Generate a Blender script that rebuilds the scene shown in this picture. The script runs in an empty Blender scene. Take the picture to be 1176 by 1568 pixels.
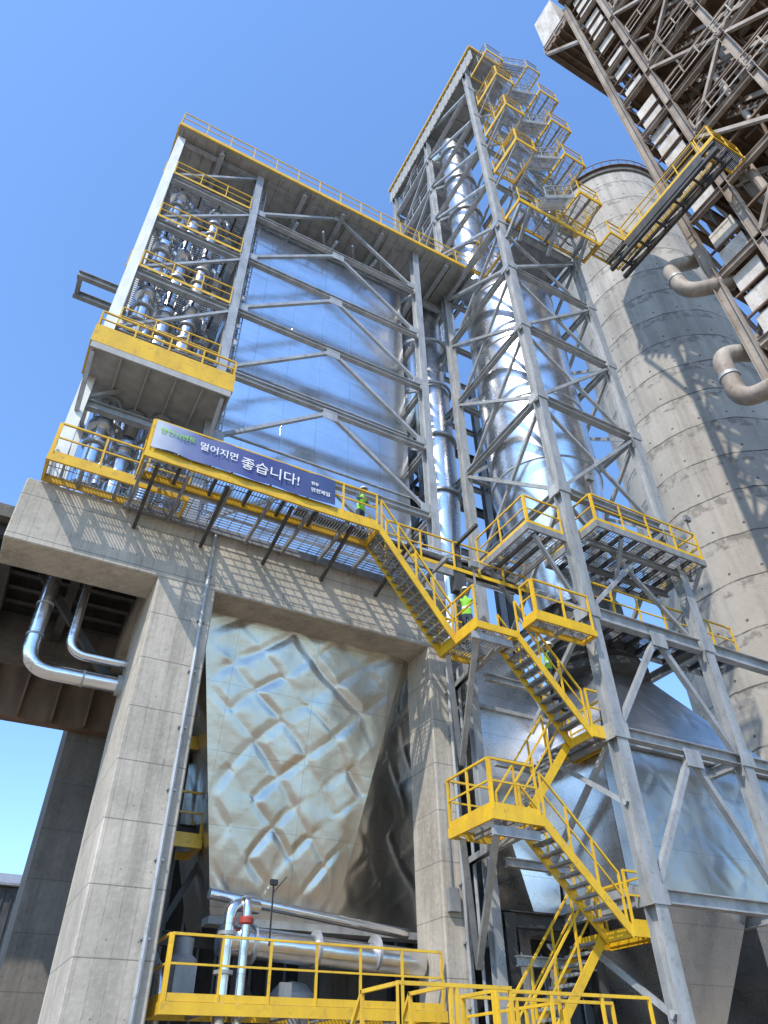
import bpy, math, random
from mathutils import Vector, Matrix, noise
random.seed(7)
V=Vector
scene=bpy.context.scene
# ------------------------------------------------------------ materials
def newmat(name):
    m=bpy.data.materials.new(name); m.use_nodes=True
    nt=m.node_tree; b=nt.nodes['Principled BSDF']
    return m,nt,b
def N(nt,t,**k):
    n=nt.nodes.new(t)
    for a,v in k.items(): setattr(n,a,v)
    return n
def L(nt,a,b): nt.links.new(a,b)
def math_(nt,op,a,b=None,c=None):
    n=nt.nodes.new('ShaderNodeMath'); n.operation=op
    for i,x in enumerate((a,b,c)):
        if x is None: continue
        if isinstance(x,(int,float)): n.inputs[i].default_value=x
        else: nt.links.new(x,n.inputs[i])
    return n.outputs[0]
def mix(nt,f,a,b,mode='MIX'):
    n=nt.nodes.new('ShaderNodeMix'); n.data_type='RGBA'; n.blend_type=mode
    for k,x in (('Factor',f),('A',a),('B',b)):
        s=[i for i in n.inputs if i.name==k and (i.type=='RGBA' or k=='Factor')][0]
        if isinstance(x,(int,float)): s.default_value=x
        elif isinstance(x,tuple): s.default_value=(x+(1,))[:4]
        else: nt.links.new(x,s)
    return [o for o in n.outputs if o.type=='RGBA'][0]
def coords(nt,scale=(1,1,1)):
    tc=N(nt,'ShaderNodeTexCoord'); mp=N(nt,'ShaderNodeMapping'); mp.inputs['Scale'].default_value=scale
    L(nt,tc.outputs['Object'],mp.inputs[0]); return tc,mp
def nz(nt,scale,detail=4,rough=.55,sc=(1,1,1),dist=0):
    tc,mp=coords(nt,sc); n=N(nt,'ShaderNodeTexNoise'); n.inputs['Scale'].default_value=scale
    n.inputs['Detail'].default_value=detail;n.inputs['Roughness'].default_value=rough;n.inputs['Distortion'].default_value=dist
    L(nt,mp.outputs[0],n.inputs['Vector']); return n.outputs['Fac']
def ramp(nt,f,a,b,ca=(0,0,0),cb=(1,1,1)):
    r=N(nt,'ShaderNodeValToRGB'); e=r.color_ramp.elements
    e[0].position=a;e[1].position=b;e[0].color=ca+(1,);e[1].color=cb+(1,)
    L(nt,f,r.inputs[0]); return r.outputs[0]
def bump(nt,b,h,strength=.3,dist=.02):
    n=N(nt,'ShaderNodeBump'); n.inputs['Strength'].default_value=strength;n.inputs['Distance'].default_value=dist
    L(nt,h,n.inputs['Height']); L(nt,n.outputs[0],b.inputs['Normal'])
def paint(name,c1,c2,rough=.5,metal=0.,scale=3,lo=.35,hi=.7,bs=.1,streak=True,grime=None):
    m,nt,b=newmat(name)
    f=nz(nt,scale,6,.6,(1,1,.35 if streak else 1))
    col=mix(nt,ramp(nt,f,lo,hi),c1,c2)
    if grime: col=mix(nt,math_(nt,'MULTIPLY',ramp(nt,nz(nt,scale*2.3,6,.7),.55,.72),.7),col,grime)
    L(nt,col,b.inputs['Base Color']); b.inputs['Roughness'].default_value=rough; b.inputs['Metallic'].default_value=metal
    bump(nt,b,nz(nt,25,3),bs,.01)
    return m
def linefac(nt,comp,period,width,off=0.):
    tc=N(nt,'ShaderNodeTexCoord'); s=N(nt,'ShaderNodeSeparateXYZ'); L(nt,tc.outputs['Object'],s.inputs[0])
    x=s.outputs[comp]
    if off: x=math_(nt,'ADD',x,off)
    fr=math_(nt,'FRACT',math_(nt,'DIVIDE',x,period))
    return math_(nt,'LESS_THAN',fr,width/period)
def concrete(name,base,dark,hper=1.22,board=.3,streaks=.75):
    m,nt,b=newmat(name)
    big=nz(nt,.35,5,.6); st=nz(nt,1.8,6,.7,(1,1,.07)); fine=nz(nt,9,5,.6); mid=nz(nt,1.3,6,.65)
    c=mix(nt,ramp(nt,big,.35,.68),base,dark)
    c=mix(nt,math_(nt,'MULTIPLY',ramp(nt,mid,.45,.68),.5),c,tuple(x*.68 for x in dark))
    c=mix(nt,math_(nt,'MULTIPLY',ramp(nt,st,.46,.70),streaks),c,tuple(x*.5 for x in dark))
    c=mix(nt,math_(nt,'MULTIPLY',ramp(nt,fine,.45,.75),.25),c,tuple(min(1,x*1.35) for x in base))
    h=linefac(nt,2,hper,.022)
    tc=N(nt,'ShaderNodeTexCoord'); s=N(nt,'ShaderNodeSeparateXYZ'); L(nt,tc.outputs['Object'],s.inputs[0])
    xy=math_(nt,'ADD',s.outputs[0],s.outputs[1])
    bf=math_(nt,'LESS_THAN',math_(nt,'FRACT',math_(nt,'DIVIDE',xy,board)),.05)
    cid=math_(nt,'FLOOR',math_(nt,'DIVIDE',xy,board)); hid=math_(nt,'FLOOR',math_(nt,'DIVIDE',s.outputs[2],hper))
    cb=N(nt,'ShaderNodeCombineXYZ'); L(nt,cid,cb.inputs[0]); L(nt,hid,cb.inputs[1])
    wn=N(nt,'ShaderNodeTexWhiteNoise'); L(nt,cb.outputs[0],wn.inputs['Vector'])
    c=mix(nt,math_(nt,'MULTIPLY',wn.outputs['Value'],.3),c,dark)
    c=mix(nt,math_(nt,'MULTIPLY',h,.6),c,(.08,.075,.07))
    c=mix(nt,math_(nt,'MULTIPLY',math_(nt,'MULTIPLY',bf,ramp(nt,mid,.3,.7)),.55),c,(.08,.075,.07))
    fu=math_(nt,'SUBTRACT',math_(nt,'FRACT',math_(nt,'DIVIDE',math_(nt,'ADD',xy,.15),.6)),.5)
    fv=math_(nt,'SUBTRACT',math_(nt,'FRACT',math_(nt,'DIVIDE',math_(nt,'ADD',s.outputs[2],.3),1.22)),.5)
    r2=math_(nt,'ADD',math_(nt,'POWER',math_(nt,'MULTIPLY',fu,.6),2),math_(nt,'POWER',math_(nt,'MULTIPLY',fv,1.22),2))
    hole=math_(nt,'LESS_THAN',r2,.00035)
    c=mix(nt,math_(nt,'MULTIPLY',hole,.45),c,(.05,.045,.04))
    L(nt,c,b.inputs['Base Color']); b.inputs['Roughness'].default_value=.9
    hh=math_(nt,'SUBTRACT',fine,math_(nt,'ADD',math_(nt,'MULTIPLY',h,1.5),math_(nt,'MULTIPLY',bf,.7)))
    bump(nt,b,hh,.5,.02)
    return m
def silver(name,col=(.82,.83,.85),rough=.22,wav=.6,wscale=.9,px=1.0,pz=1.0,seam=True,dist=.05,dirt=(.45,.44,.42),damt=.4,nsc=(1,1,1.6),tiltk=.4):
    m,nt,b=newmat(name)
    f=nz(nt,.6,4,.6)
    c=mix(nt,ramp(nt,f,.3,.7),col,tuple(x*.86 for x in col))
    c=mix(nt,math_(nt,'MULTIPLY',ramp(nt,nz(nt,1.5,6,.7,(1,1,.15)),.5,.75),damt),c,dirt)
    hs=linefac(nt,2,pz,.02); 
    tc=N(nt,'ShaderNodeTexCoord'); s=N(nt,'ShaderNodeSeparateXYZ'); L(nt,tc.outputs['Object'],s.inputs[0])
    vs=math_(nt,'LESS_THAN',math_(nt,'FRACT',math_(nt,'DIVIDE',s.outputs[0],px)),.02/px)
    lines=math_(nt,'MAXIMUM',hs,vs)
    if seam: c=mix(nt,math_(nt,'MULTIPLY',lines,.35),c,(.2,.21,.22))
    L(nt,c,b.inputs['Base Color']); b.inputs['Metallic'].default_value=1
    rr=math_(nt,'ADD',math_(nt,'MULTIPLY',nz(nt,3,4),.14),rough-.05); L(nt,rr,b.inputs['Roughness'])
    h=nz(nt,wscale,2,.4,nsc)
    if seam:
        cb=N(nt,'ShaderNodeCombineXYZ'); L(nt,math_(nt,'FLOOR',math_(nt,'DIVIDE',s.outputs[0],px)),cb.inputs[0]); L(nt,math_(nt,'FLOOR',math_(nt,'DIVIDE',s.outputs[2],pz)),cb.inputs[1])
        wn=N(nt,'ShaderNodeTexWhiteNoise'); L(nt,cb.outputs[0],wn.inputs['Vector'])
        fz=math_(nt,'FRACT',math_(nt,'DIVIDE',s.outputs[2],pz))
        pil=math_(nt,'MULTIPLY',math_(nt,'MULTIPLY',fz,math_(nt,'SUBTRACT',1.0,fz)),math_(nt,'MULTIPLY',wn.outputs['Value'],tiltk))
        h=math_(nt,'ADD',h,pil)
    bump(nt,b,h,wav,dist)
    return m
M={}
M['conc']=concrete('concrete_board_formed',(.54,.485,.41),(.36,.325,.275),streaks=.65)
M['conc_dark']=concrete('concrete_dark',(.22,.195,.17),(.12,.108,.095))  # darker concrete tone for rear pillars, floor slab and silo rim
M['galv']=paint('galvanised_steel',(.43,.44,.45),(.27,.285,.295),.5,.3,grime=(.18,.165,.15))
M['steel']=paint('steel_grey_paint',(.31,.315,.32),(.18,.185,.19),.55,.2)
M['steel_dark']=paint('steel_dark',(.085,.083,.08),(.04,.04,.04),.6,.2)
M['rust']=paint('steel_rusty',(.20,.13,.085),(.085,.055,.04),.8,.1,scale=1.5)
M['oldsteel']=paint('steel_old_dusty',(.40,.35,.30),(.19,.14,.105),.7,.1,scale=1.2,grime=(.12,.07,.045))
M['white']=paint('white_paint',(.80,.81,.80),(.62,.62,.60),.5)
M['panelwhite']=paint('dusty_white_panel',(.66,.62,.57),(.38,.33,.28),.8,scale=1.6,grime=(.18,.13,.10))
M['yellow']=paint('yellow_paint',(.74,.46,.02),(.58,.34,.025),.42,scale=2.5,grime=(.30,.19,.05))
M['grating']=paint('galvanised_grating',(.34,.35,.36),(.2,.205,.21),.5,.4)
M['silver']=silver('aluminium_cladding',col=(.90,.91,.92),px=1.35,pz=1.16,wav=.62,rough=.19,wscale=.5,damt=.15,nsc=(.7,1,1.9),dist=.06,tiltk=.4)
M['silvercyl']=silver('aluminium_duct_jacket',px=50,pz=1.2,wav=.2,rough=.26,tiltk=.1)
M['pipe']=silver('aluminium_pipe_jacket',px=50,pz=.9,wav=.2,wscale=3,rough=.22)
M['foil']=silver('quilted_insulation_sheet',col=(.66,.61,.53),rough=.3,wav=.22,wscale=2.2,px=2.4,pz=1.7,dist=.05,dirt=(.34,.30,.24))
M['foil2']=silver('quilted_box_sheet',col=(.68,.68,.68),rough=.34,wav=.2,wscale=3,px=2.1,pz=1.6,dist=.03)
M['soffit']=paint('painted_steel_soffit',(.40,.395,.38),(.28,.275,.265),.6)
M['black']=paint('dark_rubber',(.02,.02,.02),(.035,.035,.035),.6)
M['red']=paint('red_valve_paint',(.4,.05,.03),(.3,.04,.03),.5)
def silo_mat():
    m,nt,b=newmat('silo_concrete')
    big=nz(nt,.16,6,.6); st=nz(nt,.9,5,.65,(1,1,.07)); fine=nz(nt,3,6,.6)
    c=mix(nt,ramp(nt,big,.3,.7),(.50,.455,.40),(.34,.31,.27))
    c=mix(nt,math_(nt,'MULTIPLY',ramp(nt,st,.45,.70),.7),c,(.17,.15,.13))
    c=mix(nt,math_(nt,'MULTIPLY',ramp(nt,fine,.4,.8),.3),c,(.54,.50,.44))
    tc=N(nt,'ShaderNodeTexCoord'); s=N(nt,'ShaderNodeSeparateXYZ'); L(nt,tc.outputs['UV'],s.inputs[0])
    z=math_(nt,'ADD',s.outputs[1],math_(nt,'MULTIPLY',nz(nt,.5,3),.5)); u=s.outputs[0]
    P=3.2
    fz=math_(nt,'FRACT',math_(nt,'DIVIDE',z,P))
    line=math_(nt,'LESS_THAN',fz,.035)
    wn=N(nt,'ShaderNodeTexWhiteNoise'); wn.noise_dimensions='1D'; L(nt,math_(nt,'FLOOR',math_(nt,'DIVIDE',z,P)),wn.inputs['W'])
    c=mix(nt,math_(nt,'MULTIPLY',wn.outputs['Value'],.3),c,(.2,.18,.155))
    under=math_(nt,'MULTIPLY',math_(nt,'GREATER_THAN',fz,.75),ramp(nt,nz(nt,1.6,5,.6),.48,.6))
    c=mix(nt,math_(nt,'MULTIPLY',under,.6),c,(.13,.115,.10))
    ln=math_(nt,'MULTIPLY',line,ramp(nt,nz(nt,.8,3),.25,.5))
    c=mix(nt,math_(nt,'MULTIPLY',ln,.9),c,(.08,.07,.06))
    fu=math_(nt,'SUBTRACT',math_(nt,'FRACT',math_(nt,'DIVIDE',u,1.9)),.5)
    fv=math_(nt,'SUBTRACT',math_(nt,'FRACT',math_(nt,'DIVIDE',math_(nt,'ADD',z,.9),P)),.5)
    r2=math_(nt,'ADD',math_(nt,'POWER',math_(nt,'MULTIPLY',fu,1.9),2),math_(nt,'POWER',math_(nt,'MULTIPLY',fv,P),2))
    hole=math_(nt,'LESS_THAN',r2,.0085)
    c=mix(nt,math_(nt,'MULTIPLY',hole,.8),c,(.05,.045,.04))
    L(nt,c,b.inputs['Base Color']); b.inputs['Roughness'].default_value=.92
    bump(nt,b,math_(nt,'SUBTRACT',fine,line),.5,.05)
    return m
M['silo']=silo_mat()
def ground_mat():
    m,nt,b=newmat('ground_concrete_dust')
    c=mix(nt,ramp(nt,nz(nt,.15,6,.6),.35,.65),(.34,.275,.20),(.22,.18,.13))
    c=mix(nt,math_(nt,'MULTIPLY',ramp(nt,nz(nt,.5,6),.5,.7),.6),c,(.10,.085,.065))
    L(nt,c,b.inputs['Base Color']); b.inputs['Roughness'].default_value=.95
    bump(nt,b,nz(nt,12,5),.4,.02); return m
M['ground']=ground_mat()
# ------------------------------------------------------------ geometry helpers
class Obj:
    def __init__(s,name):
        s.e=bpy.data.objects.new(name,None); bpy.context.collection.objects.link(s.e); s.p={}; s.e.empty_display_size=.5
    def g(s,part,mat,smooth=False):
        k=(part,mat)
        if k not in s.p: s.p[k]=([],[],smooth)
        return s.p[k]
    def done(s):
        for (part,mat),(v,f,sm) in s.p.items():
            me=bpy.data.meshes.new(part); me.from_pydata([tuple(x) for x in v],[],f); me.update()
            me.materials.append(M[mat])
            if sm:
                for p in me.polygons: p.use_smooth=True
                try: me.set_sharp_from_angle(angle=math.radians(40))
                except Exception: pass
            o=bpy.data.objects.new(part,me); bpy.context.collection.objects.link(o); o.parent=s.e
        return s
def prism(g,p,q,prof,up=V((0,0,1))):
    p=V(p);q=V(q); d=(q-p)
    if d.length<1e-6: return
    d.normalize(); up=V(up)
    if abs(d.dot(up))>.97: up=V((0,1,0))
    s=d.cross(up).normalized(); u=s.cross(d).normalized()
    v,f=g[0],g[1]; n=len(prof); b=len(v)
    for c in (p,q):
        for (x,y) in prof: v.append(c+s*x+u*y)
    for i in range(n):
        j=(i+1)%n; f.append((b+i,b+j,b+n+j,b+n+i))
    f.append(tuple(b+i for i in reversed(range(n)))); f.append(tuple(b+n+i for i in range(n)))
def beam(g,p,q,w,h=None,up=(0,0,1)):
    h=h or w
    prism(g,p,q,[(-w/2,-h/2),(w/2,-h/2),(w/2,h/2),(-w/2,h/2)],up)
def ibeam(g,p,q,w,h,up=(0,0,1),t=.025):
    a=w/2;b=h/2
    prism(g,p,q,[(-a,-b),(a,-b),(a,-b+t),(t/2,-b+t),(t/2,b-t),(a,b-t),(a,b),(-a,b),(-a,b-t),(-t/2,b-t),(-t/2,-b+t),(-a,-b+t)],up)
def box(g,x0,x1,y0,y1,z0,z1):
    v,f=g[0],g[1];b=len(v)
    for z in (z0,z1):
        for (x,y) in ((x0,y0),(x1,y0),(x1,y1),(x0,y1)): v.append(V((x,y,z)))
    for q in ((0,3,2,1),(4,5,6,7),(0,1,5,4),(1,2,6,5),(2,3,7,6),(3,0,4,7)): f.append(tuple(b+i for i in q))
def hexa(g,bot,top):
    v,f=g[0],g[1];b=len(v)
    for p in list(bot)+list(top): v.append(V(p))
    for q in ((0,3,2,1),(4,5,6,7),(0,1,5,4),(1,2,6,5),(2,3,7,6),(3,0,4,7)): f.append(tuple(b+i for i in q))
def rnd(pts,r,n=7):
    pts=[V(p) for p in pts]; out=[pts[0]]
    for i in range(1,len(pts)-1):
        a=(pts[i-1]-pts[i]);b=(pts[i+1]-pts[i]); ra=min(r,a.length*.49,b.length*.49)
        p0=pts[i]+a.normalized()*ra;p1=pts[i]+b.normalized()*ra
        for k in range(n+1):
            t=k/n; out.append(p0*(1-t)**2+pts[i]*2*t*(1-t)+p1*t*t)
    out.append(pts[-1]); return out
def tube(g,pts,r,n=14,cap=True):
    pts=[V(p) for p in pts]; v,f=g[0],g[1]; b=len(v)
    ref=None
    for i,p in enumerate(pts):
        d=(pts[min(i+1,len(pts)-1)]-pts[max(i-1,0)]).normalized()
        if ref is None:
            ref=V((0,0,1)) if abs(d.z)<.9 else V((0,1,0))
        s=d.cross(ref).normalized(); u=s.cross(d).normalized(); ref=u
        for k in range(n):
            a=2*math.pi*k/n; v.append(p+s*math.cos(a)*r+u*math.sin(a)*r)
    for i in range(len(pts)-1):
        for k in range(n):
            j=(k+1)%n; f.append((b+i*n+k,b+i*n+j,b+(i+1)*n+j,b+(i+1)*n+k))
    if cap:
        f.append(tuple(b+k for k in reversed(range(n)))); e=b+(len(pts)-1)*n; f.append(tuple(e+k for k in range(n)))
def lathe(g,c,prof,n=48,cap=True):
    v,f=g[0],g[1];b=len(v)
    for (r,z) in prof:
        for k in range(n):
            a=2*math.pi*k/n; v.append(V((c[0]+r*math.cos(a),c[1]+r*math.sin(a),z)))
    for i in range(len(prof)-1):
        for k in range(n):
            j=(k+1)%n; f.append((b+i*n+k,b+i*n+j,b+(i+1)*n+j,b+(i+1)*n+k))
    if cap:
        f.append(tuple(b+k for k in reversed(range(n)))); e=b+(len(prof)-1)*n; f.append(tuple(e+k for k in range(n)))
def rail(g,pts,h=1.1,sp=1.1,kick=True,w=.048):
    pts=[V(p) for p in pts]; Z=V((0,0,1))
    for i in range(len(pts)-1):
        a,b=pts[i],pts[i+1]; l=(b-a).length
        n=max(1,round(l/sp))
        for k in range(n+1):
            if k==0 and i>0: continue
            p=a.lerp(b,k/n); beam(g,p+Z*.003,p+Z*(h-w*.3),w,w)
        e=(b-a).normalized()*(w*.35)
        beam(g,a+Z*h-e,b+Z*h+e,w*1.12,w); beam(g,a+Z*h*.55,b+Z*h*.55,w*.78,w*.78)
        if kick: beam(g,a+Z*.072,b+Z*.072,.012,.13)
def grating(g,x0,x1,y0,y1,z,along='y',pitch=.075,t=.012,h=.035,cross=.3):
    if along=='y':
        n=int((x1-x0)/pitch)
        for i in range(n+1):
            x=x0+(x1-x0)*i/max(n,1); beam(g,(x,y0,z),(x,y1,z),t,h)
        n=max(1,int((y1-y0)/cross))
        for i in range(n+1):
            y=y0+(y1-y0)*i/n; beam(g,(x0,y,z),(x1,y,z),t*1.4,h*.7)
    else:
        n=int((y1-y0)/pitch)
        for i in range(n+1):
            y=y0+(y1-y0)*i/max(n,1); beam(g,(x0,y,z),(x1,y,z),t,h)
        n=max(1,int((x1-x0)/cross))
        for i in range(n+1):
            x=x0+(x1-x0)*i/n; beam(g,(x,y0,z),(x,y1,z),t*1.4,h*.7)
def platform(o,x0,x1,y0,y1,z,rails='SENW',edge='yellow',eh=.2,sub='steel',along='y',joist=.9,dense=.085,rm='yellow'):
    ge=o.g('platform_edge_beams',edge); gg=o.g('grating_floor','grating'); gr=o.g('handrails',rm); gs=o.g('platform_joists',sub)
    c=eh/2
    beam(ge,(x0,y0,z-c),(x1,y0,z-c),.06,eh); beam(ge,(x0,y1,z-c),(x1,y1,z-c),.06,eh)
    beam(ge,(x0+.035,y0+.031,z-c-.003),(x0+.035,y1-.031,z-c-.003),.06,eh); beam(ge,(x1-.035,y0+.031,z-c-.003),(x1-.035,y1-.031,z-c-.003),.06,eh)
    grating(gg,x0+.07,x1-.07,y0+.05,y1-.05,z-.02,along,dense)
    n=max(1,round((x1-x0)/joist))
    for i in range(1,n):
        x=x0+(x1-x0)*i/n; beam(gs,(x,y0+.04,z-.12),(x,y1-.04,z-.12),.07,.14)
    k=.035
    S={'S':((x0+.08,y0),(x1-.08,y0)),'N':((x0+.08,y1),(x1-.08,y1)),'E':((x1-k,y0+.02),(x1-k,y1-.02)),'W':((x0+k,y0+.02),(x0+k,y1-.02))}
    for r_,(a,b) in S.items():
        if r_ in rails: rail(gr,[(a[0],a[1],z),(b[0],b[1],z)],h=1.1 if r_ in 'SN' else 1.093)
def stair(o,x0,z0,x1,z1,y0,y1,sides=(0,1),sm='yellow',rm='yellow'):
    gs=o.g('stair_stringers',sm); gt=o.g('stair_treads','grating'); gr=o.g('handrails',rm)
    n=max(3,round(abs(z0-z1)/.2))
    for y in (y0,y1):
        d=V((x1-x0,0,z1-z0)).normalized()*.1
        beam(gs,V((x0,y,z0-.1))-d,V((x1,y,z1-.1))+d,.035,.2)
    for i in range(1,n):
        t=i/n; x=x0+(x1-x0)*t; z=z0+(z1-z0)*t
        for k in range(5): 
            xx=x-.12+.06*k; beam(gt,(xx,y0+.02,z),(xx,y1-.02,z),.014,.032)
        for k in range(5):
            yy=y0+.03+(y1-y0-.06)*k/4; beam(gt,(x-.13,yy,z-.002),(x+.13,yy,z-.002),.014,.028)
        beam(gt,(x-.14,y0+.02,z-.012),(x-.14,y1-.02,z-.012),.02,.06)
    for s in sides:
        y=(y0+.006,y1-.006)[s]; sx=.07 if x1>x0 else -.07
        rail(gr,[V((x0+sx,y,z0-.03)),V((x1-sx,y,z1+.03))],h=1.0,sp=.95,kick=False,w=.044)
def gusset(g,x,y,z,s=.3,ax='y'):
    if ax=='y': box(g,x-s,x+s,y-.012,y+.012,z-s*.8,z+s*.8)
    else: box(g,x-.012,x+.012,y-s,y+s,z-s*.8,z+s*.8)
# ------------------------------------------------------------ ground
me=bpy.data.meshes.new('ground'); me.from_pydata([(-3000,-3000,0),(3000,-3000,0),(3000,3000,0),(-3000,3000,0)],[],[(0,1,2,3)]); me.materials.append(M['ground'])
bpy.context.collection.objects.link(bpy.data.objects.new('ground',me))
# ------------------------------------------------------------ concrete frame
cf=Obj('concrete_support_frame')
def cbox(g,x0,x1,y0,y1,z0,z1,c=.03):
    v,f=g[0],g[1]; b=len(v)
    def ring(x0,x1,y0,y1,z,c): return [(x0+c,y0,z),(x1-c,y0,z),(x1,y0+c,z),(x1,y1-c,z),(x1-c,y1,z),(x0+c,y1,z),(x0,y1-c,z),(x0,y0+c,z)]
    R=[ring(x0+c,x1-c,y0+c,y1-c,z0,c),ring(x0,x1,y0,y1,z0+c,c),ring(x0,x1,y0,y1,z1-c,c),ring(x0+c,x1-c,y0+c,y1-c,z1,c)]
    for r in R: v.extend(V(p) for p in r)
    for i in range(3):
        for k in range(8): j=(k+1)%8; f.append((b+i*8+k,b+i*8+j,b+(i+1)*8+j,b+(i+1)*8+k))
    f.append(tuple(b+k for k in reversed(range(8)))); f.append(tuple(b+24+k for k in range(8)))
g=cf.g('pillars_and_beams','conc')
cbox(g,2.2,3.72,16.004,18.6,0,12.07)
cbox(g,10.3,11.07,16.004,17.3,0,12.07)
cbox(g,-1.5,11.08,16,17.25,12.05,13.95)
box(g,2.25,3.7,17.2,23,12.1,13.9)
box(g,10.32,11.05,17.2,23,12.1,13.9)
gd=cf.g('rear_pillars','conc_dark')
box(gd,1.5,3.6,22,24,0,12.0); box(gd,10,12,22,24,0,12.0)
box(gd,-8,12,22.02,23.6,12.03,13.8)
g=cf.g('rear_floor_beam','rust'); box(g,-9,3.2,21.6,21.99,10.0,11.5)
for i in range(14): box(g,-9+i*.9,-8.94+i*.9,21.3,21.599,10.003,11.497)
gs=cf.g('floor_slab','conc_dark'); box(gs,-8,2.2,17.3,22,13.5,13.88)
g=cf.g('slab_beams','steel_dark')
for i in range(6): ibeam(g,(-6,17.7+i*.8,13.3),(2.15,17.7+i*.8,13.3),.2,.35)
for x in (-3.4,-1.4,.4): ibeam(g,(x,17.3,12.9),(x,22,12.9),.25,.45)
beam(g,(-4.5,20,10.5),(-1.4,20,13.2),.2); beam(g,(2.1,19,10.2),(-.5,19,13.1),.2)
g=cf.g('conduits','galv',True)
tube(g,[(3.45,15.93,0),(3.45,15.93,14.0)],.055,8)
for x in (10.85,11.22): tube(g,[(x,15.9,0),(x,15.9,11.5)],.045,8)
g=cf.g('conduit_brackets','steel')
for i in range(9):
    box(g,3.36,3.54,15.9,15.998,1.2+i*1.4,1.24+i*1.4); box(g,10.78,10.92,15.88,15.998,.6+i*1.25,.64+i*1.25)
box(g,10.4,10.7,15.86,16,5.0,5.5); beam(g,(10.55,15.95,5.5),(10.55,15.95,8.0),.03)
cf.done()
# ------------------------------------------------------------ insulated hopper
hp=Obj('insulated_hopper')
def foil(g,P00,P10,P11,P01,nu,nv,amp=.09,seed=0,cell=1.25,warp=.2):
    P00,P10,P11,P01=map(V,(P00,P10,P11,P01)); nrm=(P10-P00).cross(P01-P00).normalized()
    v,f=g[0],g[1]; b=len(v); lu=((P10-P00).length+(P11-P01).length)/2; lv=(P01-P00).length
    for j in range(nv+1):
        for i in range(nu+1):
            s=i/nu;t=j/nv
            p=(P00*(1-s)+P10*s)*(1-t)+(P01*(1-s)+P11*s)*t
            a=s*lu/cell;c=t*lv/cell
            q=V((a*.55+seed,c*.55,3.1))
            a2=a+warp*noise.noise(q); c2=c+warp*noise.noise(q+V((7,3,1)))
            d1=abs((a2+c2)-round(a2+c2))*2; d2=abs((a2-c2)-round(a2-c2))*2
            # straight stretched creases between pins; some strong, some almost absent
            i1=round(a2+c2); i2=round(a2-c2); j1=math.floor(a2-c2); j2=math.floor(a2+c2)
            k1=.5+1.3*noise.noise(V((i1*3.71,j1*2.13,seed+1.5))); k2=.5+1.3*noise.noise(V((i2*3.37,j2*2.57,seed+9.5)))
            k1=max(.0,min(1,k1));k2=max(.0,min(1,k2))
            cr=max(k1*max(0,1-d1/.42),k2*max(0,1-d2/.42))
            # flat shards of random tilt inside each diamond
            tx=noise.noise(V((j1*5.3,j2*4.1,seed+20))); ty=noise.noise(V((j1*3.9,j2*6.7,seed+30)))
            u1=(a2+c2)-j2-.5; u2=(a2-c2)-j1-.5
            env=(1-(2*abs(u1))**3)*(1-(2*abs(u2))**3)
            shard=env*(tx*u1+ty*u2)*2.2
            big=noise.noise(V((a*.6+5,c*.6,seed)))
            r=1-abs(noise.noise(V((a*1.3+2,c*1.1,seed+2)))*2.4)
            fine=noise.noise(V((a*4.5,c*4.5,seed)))
            e=min(1,10*min(s,1-s,t,1-t))
            v.append(p+nrm*amp*(-cr*.7+shard+r*.16+fine*.05+big*.9+.6)*e)
    for j in range(nv):
        for i in range(nu):
            k=b+j*(nu+1)+i
            if (i+j)%2: f.append((k,k+1,k+nu+2));f.append((k,k+nu+2,k+nu+1))
            else: f.append((k,k+1,k+nu+1));f.append((k+1,k+nu+2,k+nu+1))
g=hp.g('insulated_faces','foil',True)
foil(g,(5.35,18.3,4.9),(8.45,18.3,4.9),(10.3,16.9,13.0),(3.55,16.9,13.0),120,170,amp=.062,cell=1.35)
foil(g,(8.45,18.3,4.9),(11.6,19.4,4.9),(12.2,18.6,13.0),(10.3,16.9,13.0),50,110,seed=5,amp=.045)
foil(g,(5.9,22,4.9),(5.35,18.3,4.9),(3.55,16.9,13.0),(3.55,22,13.0),30,60,seed=9,amp=.045)
g=hp.g('hopper_flange','galv'); box(g,3.4,10.25,17.35,17.5,11.75,11.9); box(g,5.2,11.4,17.9,18.4,4.7,4.86)
hp.done()
# ------------------------------------------------------------ bag filter steel building
A=Obj('steel_filter_building')
cols=A.g('steel_columns','galv'); bm=A.g('steel_beams','galv'); br=A.g('diagonal_braces','galv'); gu=A.g('gusset_plates','galv')
lv=[14,17.4,20.8,24.3,27.8,31.3,34.7]
for x in (2.7,10.95):
    for y in (16.2,24): ibeam(cols,(x,y,13.96),(x,y,34.6),.32,.36,up=(0,1,0))
ibeam(cols,(2.7,20,13.96),(2.7,20,34.6),.3,.3,up=(0,1,0)); ibeam(cols,(10.95,20,13.96),(10.95,20,34.6),.3,.3,up=(0,1,0))
cw=A.g('corner_columns','white'); ibeam(cw,(-1.0,16.2,13.96),(-1.0,16.2,34.5),.34,.38,up=(0,1,0)); beam(cw,(-1.0,21,13.96),(-1.0,21,34.5),.3)
for z in lv[1:]:
    ibeam(bm,(-.83,16.2,z-.15),(2.54,16.2,z-.15),.22,.3)
    ibeam(bm,(-1,21.3,z-.15),(2.7,21.3,z-.15),.22,.3)
    ibeam(bm,(-1.02,16.4,z-.17),(-1.02,20.85,z-.17),.2,.28)
    ibeam(bm,(2.71,16.4,z-.19),(2.71,23.8,z-.19),.2,.28)
for z in lv[1:]:
    ibeam(bm,(2.87,16.2,z),(10.78,16.2,z),.2,.24)
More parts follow.
